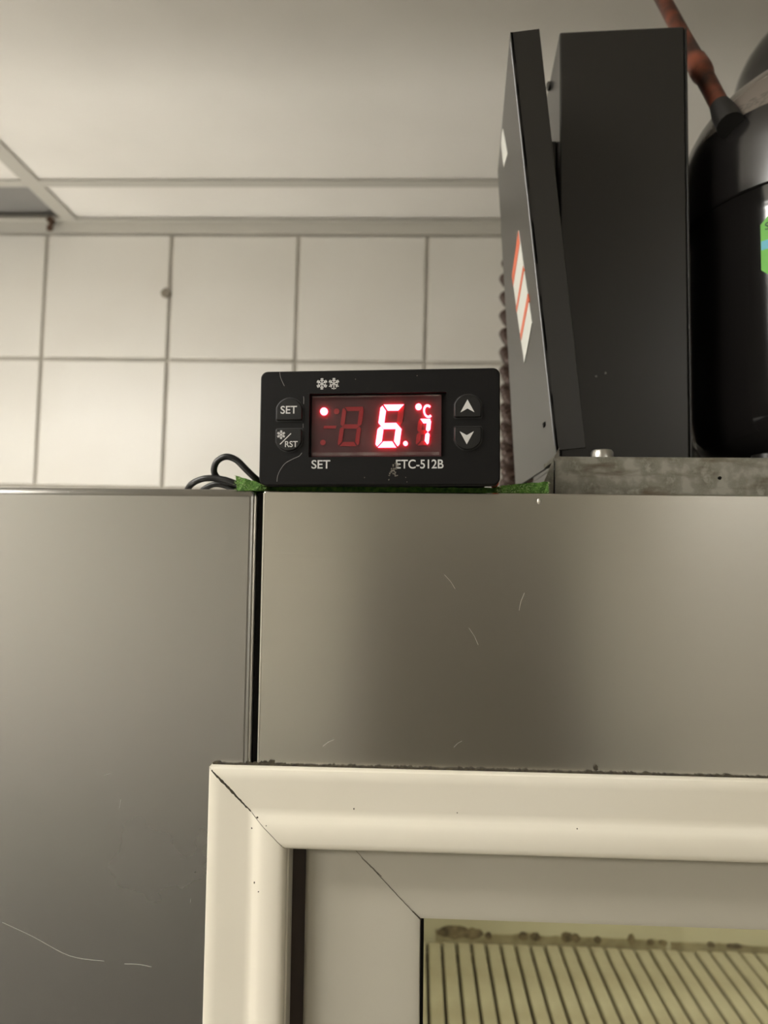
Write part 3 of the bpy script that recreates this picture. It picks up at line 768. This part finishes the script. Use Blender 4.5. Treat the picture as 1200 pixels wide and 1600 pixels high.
# folded gusset at the rail's left end
MB().add([(.0430-.14,.003,.0004),(.0488-.14,.0012,.0004),(.0492-.14,.0015,.0160),(.0430-.14,.004,.0004),(.0488-.14,.0022,.0004),(.0492-.14,.0025,.0160)],
         [(0,1,2),(5,4,3),(0,3,4,1),(1,4,5,2),(2,5,3,0)]).build('gusset', M['galv'], RB)
MB().add([(.0500-.14,.0075,.0165),(.0520-.14,.0075,.0165),(.0522-.14,.0075,.0205),(.0500-.14,.0083,.0165),(.0520-.14,.0083,.0165),(.0522-.14,.0083,.0205)],
         [(0,1,2),(5,4,3),(0,3,4,1),(1,4,5,2),(2,5,3,0)]).build('bent_tab', M['galv'], RB)
bo = thing('zinc_bolt', 'short round zinc bolt head on the stained galvanised rail', 'bolt', (.0690,.0420,.0165))
MB().lathe([(.0042,0),(.0042,.0030),(.0036,.0038),(.0015,.0040)], 0, 0, 20).build('bolt_head', M['bolt'], bo, smooth=True)
MB().lathe([(.0056,0),(.0056,.0006)], 0, 0, 20).build('washer', M['bolt'], bo)
# tray the unit stands on
tray = tag(MB().box(.052,.34,.0600,.60,.0004,.0150).build('base_tray', M['blk_paint'], bevel=.001), 'black base plate under the condensing unit behind the rail', 'base plate')

# leaning sheet-metal cover: broad left face, narrow front lip, rear lip
A_ft, A_fb, A_bt, A_bb = Vector((.0350,.0500,.1918)), Vector((.0536,.0500,.0172)), Vector((.0412,.1590,.1905)), Vector((.0512,.1590,.0172))
LP = thing('leaning_cover', 'dark sheet metal cover leaning outwards on the condensing unit', 'cover', (.0536,.05,.0165))
base = Vector((.0536,.05,.0165))
def quad_slab(a, b, c, d, nrm):
    P = [p-base for p in (a,b,c,d)]; Q = [p+nrm for p in P]
    return MB().add([*P, *Q], [(0,1,2,3),(7,6,5,4),(0,4,5,1),(1,5,6,2),(2,6,7,3),(3,7,4,0)])
sd = Vector((1,0,0))*.001

axis = (A_ft-A_fb).normalized(); across = Vector((axis.z, 0, -axis.x))
LW = .0118
quad_slab(A_fb + axis*.004, A_fb + axis*.004 + across*LW, A_ft + across*LW + Vector((0,0,.0001)), A_ft, Vector((0,.001,0))).build('front_lip', M['blk_paint'], LP, bevel=.0003)
quad_slab(A_bb, A_bb + Vector((.006,0,0)), A_bt + Vector((.008,0,0)), A_bt, Vector((0,-.001,0))).build('rear_lip', M['blk_paint'], LP, bevel=.0003)
# bare metal edge along the fold
et = MB().tube([A_fb - base + axis*.006 + Vector((-.0002,.0004,0)), A_ft - base - axis*.004 + Vector((-.0002,.0004,0))], .00024, 8)
et.build('bare_edge', M['bare'], LP, smooth=True)
# stickers lying on the side face: coordinates along depth (0..1) and height (0..1)
def face_pt(u, v, off):
    p = (A_fb*(1-u) + A_bb*u)*(1-v) + (A_ft*(1-u) + A_bt*u)*v
    return p + Vector((-off, 0, 0)) - base
def patch(uv_, m_, name, off=.0003, back=0.0, N=8, smooth=True):
    # four corners on the twisted face, filled with a fine grid that follows it
    a, b, c, d = uv_; V = []; F = []
    for lay in (off, back):
        for i in range(N+1):
            for j in range(N+1):
                s_, t_ = i/N, j/N
                u = (a[0]*(1-s_)+b[0]*s_)*(1-t_) + (d[0]*(1-s_)+c[0]*s_)*t_
                v = (a[1]*(1-s_)+b[1]*s_)*(1-t_) + (d[1]*(1-s_)+c[1]*s_)*t_
                V.append(face_pt(u, v, lay))
    K = (N+1)**2; I = lambda l, i, j: l*K + i*(N+1) + j
    for i in range(N):
        for j in range(N):
            F.append((I(0,i,j),I(0,i+1,j),I(0,i+1,j+1),I(0,i,j+1))); F.append((I(1,i,j),I(1,i,j+1),I(1,i+1,j+1),I(1,i+1,j)))
        F += [(I(0,i,0),I(1,i,0),I(1,i+1,0),I(0,i+1,0)), (I(0,i,N),I(0,i+1,N),I(1,i+1,N),I(1,i,N)),
              (I(0,0,i),I(0,0,i+1),I(1,0,i+1),I(1,0,i)), (I(0,N,i),I(1,N,i),I(1,N,i+1),I(0,N,i+1))]
    return MB().add(V, F).build(name, m_, LP, smooth=smooth)
patch([(0,0),(1,0),(1,1),(0,1)], M['blk_paint'], 'side_face', 0.0, -.001, 20)
patch([(.14,.104),(.175,.104),(.17,.094),(.145,.096)], M['black_rub'], 'paint_chip', .0004, 0, 2)
st = patch([(.310,.614),(.630,.575),(.472,.300),(.196,.352)], M['white_label'], 'warning_sticker')
def stripe(a, b, t, m_=M['orange']):
    patch([a, b, (b[0]-.012, b[1]-t), (a[0]-.012, a[1]-t)], m_, 'orange_stripe', .00045)
stripe((.310,.613), (.628,.574), .034); stripe((.268,.512), (.575,.470), .016); stripe((.222,.430), (.512,.385), .020)
patch([(.560,.975),(.690,.975),(.640,.890),(.445,.862)], M['white_label'], 'white_sticker')
# big black housing box beside it
HB = thing('black_housing', 'tall black metal housing standing upright on the rail, widest black block', 'housing', (.0907,.0902,.0150), (0,0,-.045))
hx0, hx1, hh = -.0283, .0274, .2060
mh = MB().box(hx0, hx1, 0, .1150, 0, hh)
mh.build('housing_shell', M['blk_paint'], HB, bevel=.0008)
MB().box(hx1+.00005, hx1+.0009, -.0004, .030, .001, hh-.001).build('edge_seam', M['blk_paint'], HB, bevel=.0002)
for (x_, z_) in ((-.0125,.0455),(-.0085,.0470)):
    MB().prism(blob(x_, z_, .0005, 0, n=8, jag=.4), -.0001, .0002).build('paint_chip', M['scratch'], HB)
mm = MB().lathe([(.0022,0),(.0022,.0015),(.0012,.0022)], 0, 0, 12)
mm.v = [(hx0-.0002-z_, .031+x_, .204+y_-.004) for x_, y_, z_ in mm.v]
mm.build('side_screw', M['blk_gloss'], HB, smooth=True)
MB().box(hx0-.003, hx0-.0001, .010, .034, .105, .160).build('side_bracket', M['blk_paint'], HB, bevel=.0006)

# compressor
CX, CY = .1972, .1239
CP = thing('compressor', 'glossy black domed compressor can behind the black housing', 'compressor', (CX, CY, .0150))
zb = .0150
up_prof = [(.0664,.1420-zb),(.0671,.1427-zb),(.0671,.146-zb),(.0671,.164-zb)]
for k in range(1, 13):
    a = pi/2*k/12; up_prof.append((.0671*(cos(a)**.88) if k < 12 else .0005, .164-zb + .0555*sin(a)))
MB().lathe(up_prof, 0, 0, 72).build('upper_shell', M['blk_crown_refl'], CP, smooth=True)
lo_prof = [(.020,.008),(.045,.009),(.056,.013),(.0620,.022),(.0637,.033),(.0637,.117),(.0642,.122),(.0660,.1270)]
MB().lathe(lo_prof, 0, 0, 72).build('lower_shell', M['blk_gloss'], CP, smooth=True)
for a in (pi*1.22, pi*1.75, pi*.25, pi*.78):
    x_, y_ = .060*cos(a), .060*sin(a)
    MB().lathe([(.010,0),(.010,.006),(.0075,.0075),(.0075,.010),(.003,.0105)], x_, y_, 16).build('foot', M['blk_paint'], CP, smooth=True)
# wrapped label on the lower shell
def wrap(a0, a1, z0, z1, r, m_, name, rc=0, n=14, parent=CP):
    V = []; F = []
    for k in range(n+1):
        t = k/n; a = a0+(a1-a0)*t
        arc = (a-a0)*r; arc2 = (a1-a)*r; ins = 0
        for q in (arc, arc2):
            if rc and q < rc: ins = max(ins, rc - sqrt(max(0, rc*rc-(rc-q)**2)))
        for rr in (r, r-.0006):
            V += [(rr*cos(a), rr*sin(a), z0+ins), (rr*cos(a), rr*sin(a), z1-ins)]
    for k in range(n):
        i = 4*k; j = i+4
        F += [(i,j,j+1,i+1), (i+2,i+3,j+3,j+2), (i,i+2,j+2,j), (i+1,j+1,j+3,i+3)]
    F += [(0,1,3,2), (4*n,4*n+2,4*n+3,4*n+1)]
    return MB().add(V, F).build(name, m_, parent, smooth=True)
LA0 = radians(-140.7); LA1 = radians(-100)
lb = wrap(LA0, LA1, .1026-zb, .1287-zb, .0642, M['green_label'], 'green_label', rc=.003)
wrap(LA0+.004, LA1-.004, .1143-zb, .1182-zb, .06435, M['blue_label'], 'blue_band', parent=lb)
def wrapped_text(s, a_start, z_, h_):
    c = bpy.data.curves.new('lettering', 'FONT'); c.body = s
    t = bpy.data.objects.new('t', c); COL.objects.link(t); bpy.context.view_layer.update()
    me = bpy.data.meshes.new_from_object(t); bpy.data.objects.remove(t)
    ys_ = [v.co.y for v in me.vertices]; k = h_/(max(ys_)-min(ys_)); y0 = min(ys_)
    for v in me.vertices:
        a = a_start + v.co.x*k/.0645; z = z_ + (v.co.y-y0)*k
        v.co = (.0645*cos(a), .0645*sin(a), z)
    me.materials.clear(); me.materials.append(M['label_ink'])
    o = link(bpy.data.objects.new('lettering', me)); o.parent = lb
wrapped_text('S', LA0+.03, .1226-zb, .0032)
# black joint where the pipe enters the dome
TZ = 0.3185                       # shoulder height of the rear tank
P0, P1 = Vector((.1281,.150,.2797)), Vector((.1370,.0941,.1830))
dirp = (P1-P0).normalized()
MB().tube([P1 - dirp*.006 - Vector((CX,CY,zb)), P1 - Vector((CX,CY,zb)), P1 + dirp*.010 - Vector((CX,CY,zb))], [.0046,.0056,.0060], 16).build('pipe_joint', M['blk_rubber'], CP, smooth=True)
# copper pipe with a brazed sleeve
pts = [P1 - dirp*t_ for t_ in (.0062,.017,.0310,.0340,.0390,.0470,.0500,.070,.115)]
rad = [.0042,.0042,.0043,.0051,.0054,.0050,.0042,.0039,.0039]
end = P1 - dirp*.115
ext = [Vector(p) for p in ((.124,.160,.305),(.135,.175,.330),(.165,.195,.355),(.220,.225,TZ+.085),(.285,.285,TZ+.105),(.303,.299,TZ+.09),(.303,.300,TZ+.0665))]
sp2 = spline([end]+ext, 6)[1:]
cpp = MB().tube([Vector(p) - Vector((CX,CY,zb)) for p in pts + sp2], rad + [.0039]*len(sp2), 16).build('copper_pipe', M['copper'], CP, smooth=True)
cpp['label'] = 'tarnished copper pipe with a brazed sleeve rising from the compressor dome'

# second black dome further back
RT = thing('rear_tank', 'dark domed tank standing behind the compressor at the photo edge', 'tank', (.303,.300,.0150))
pf = [(.062,0),(.072,.008),(.073,.02),(.073,TZ-.015)]
for k in range(1, 11):
    a = pi/2*k/10; pf.append((.073*cos(a) if k < 10 else .0005, TZ-.015+.066*sin(a)))
MB().lathe(pf, 0, 0, 56).build('tank_shell', M['blk_gloss'], RT, smooth=True)
MB().lathe([(.0735,.100),(.0742,.102),(.0742,.112),(.0735,.114)], 0, 0, 56, cap=False).build('weld_band', M['blk_paint'], RT, smooth=True)

# condenser coil with copper return bends, behind the leaning cover
CC = thing('condenser_coil', 'condenser coil with rows of brown copper return bends behind the leaning cover', 'condenser coil', (.24,.50,.0150))
b0 = Vector((.24,.50,.0150))
MB().box(.110-.24,.113-.24,-.030,.030,0,.285).build('end_plate', M['endplate'], CC)
fin_me = None
for k in range(70):
    if fin_me is None:
        o = MB().box(0,.0005,-.028,.028,.002,.280).build('fin', M['fin'], CC); fin_me = o.data
    else:
        o = link(bpy.data.objects.new('fin', fin_me)); o.parent = CC
    o.location = (.114-.24 + k*.0034, 0, 0)
bend_me = None
PITCH = .0095
def bend_mesh():
    pts_ = [(.030,0,-PITCH/2)]
    for k in range(13):
        a = -pi/2 - pi*k/12; pts_.append((.0135*cos(a)*1.0, 0, PITCH/2*sin(a)))
    pts_.append((.030,0,PITCH/2))
    return MB().tube(pts_, .0044, 10)
row = 0
for yr, zoff in ((-.020, 0), (0, PITCH*.9), (.020, 0)):
    for k in range(13):
        if bend_me is None:
            o = bend_mesh().build('return_bend', M['copper_dull'], CC, smooth=True); bend_me = o.data
        else:
            o = link(bpy.data.objects.new('return_bend', bend_me)); o.parent = CC
        o.location = (.0970-.24, yr, .022 + zoff + k*PITCH*2)
        o.rotation_euler = (radians(-14), 0, 0)
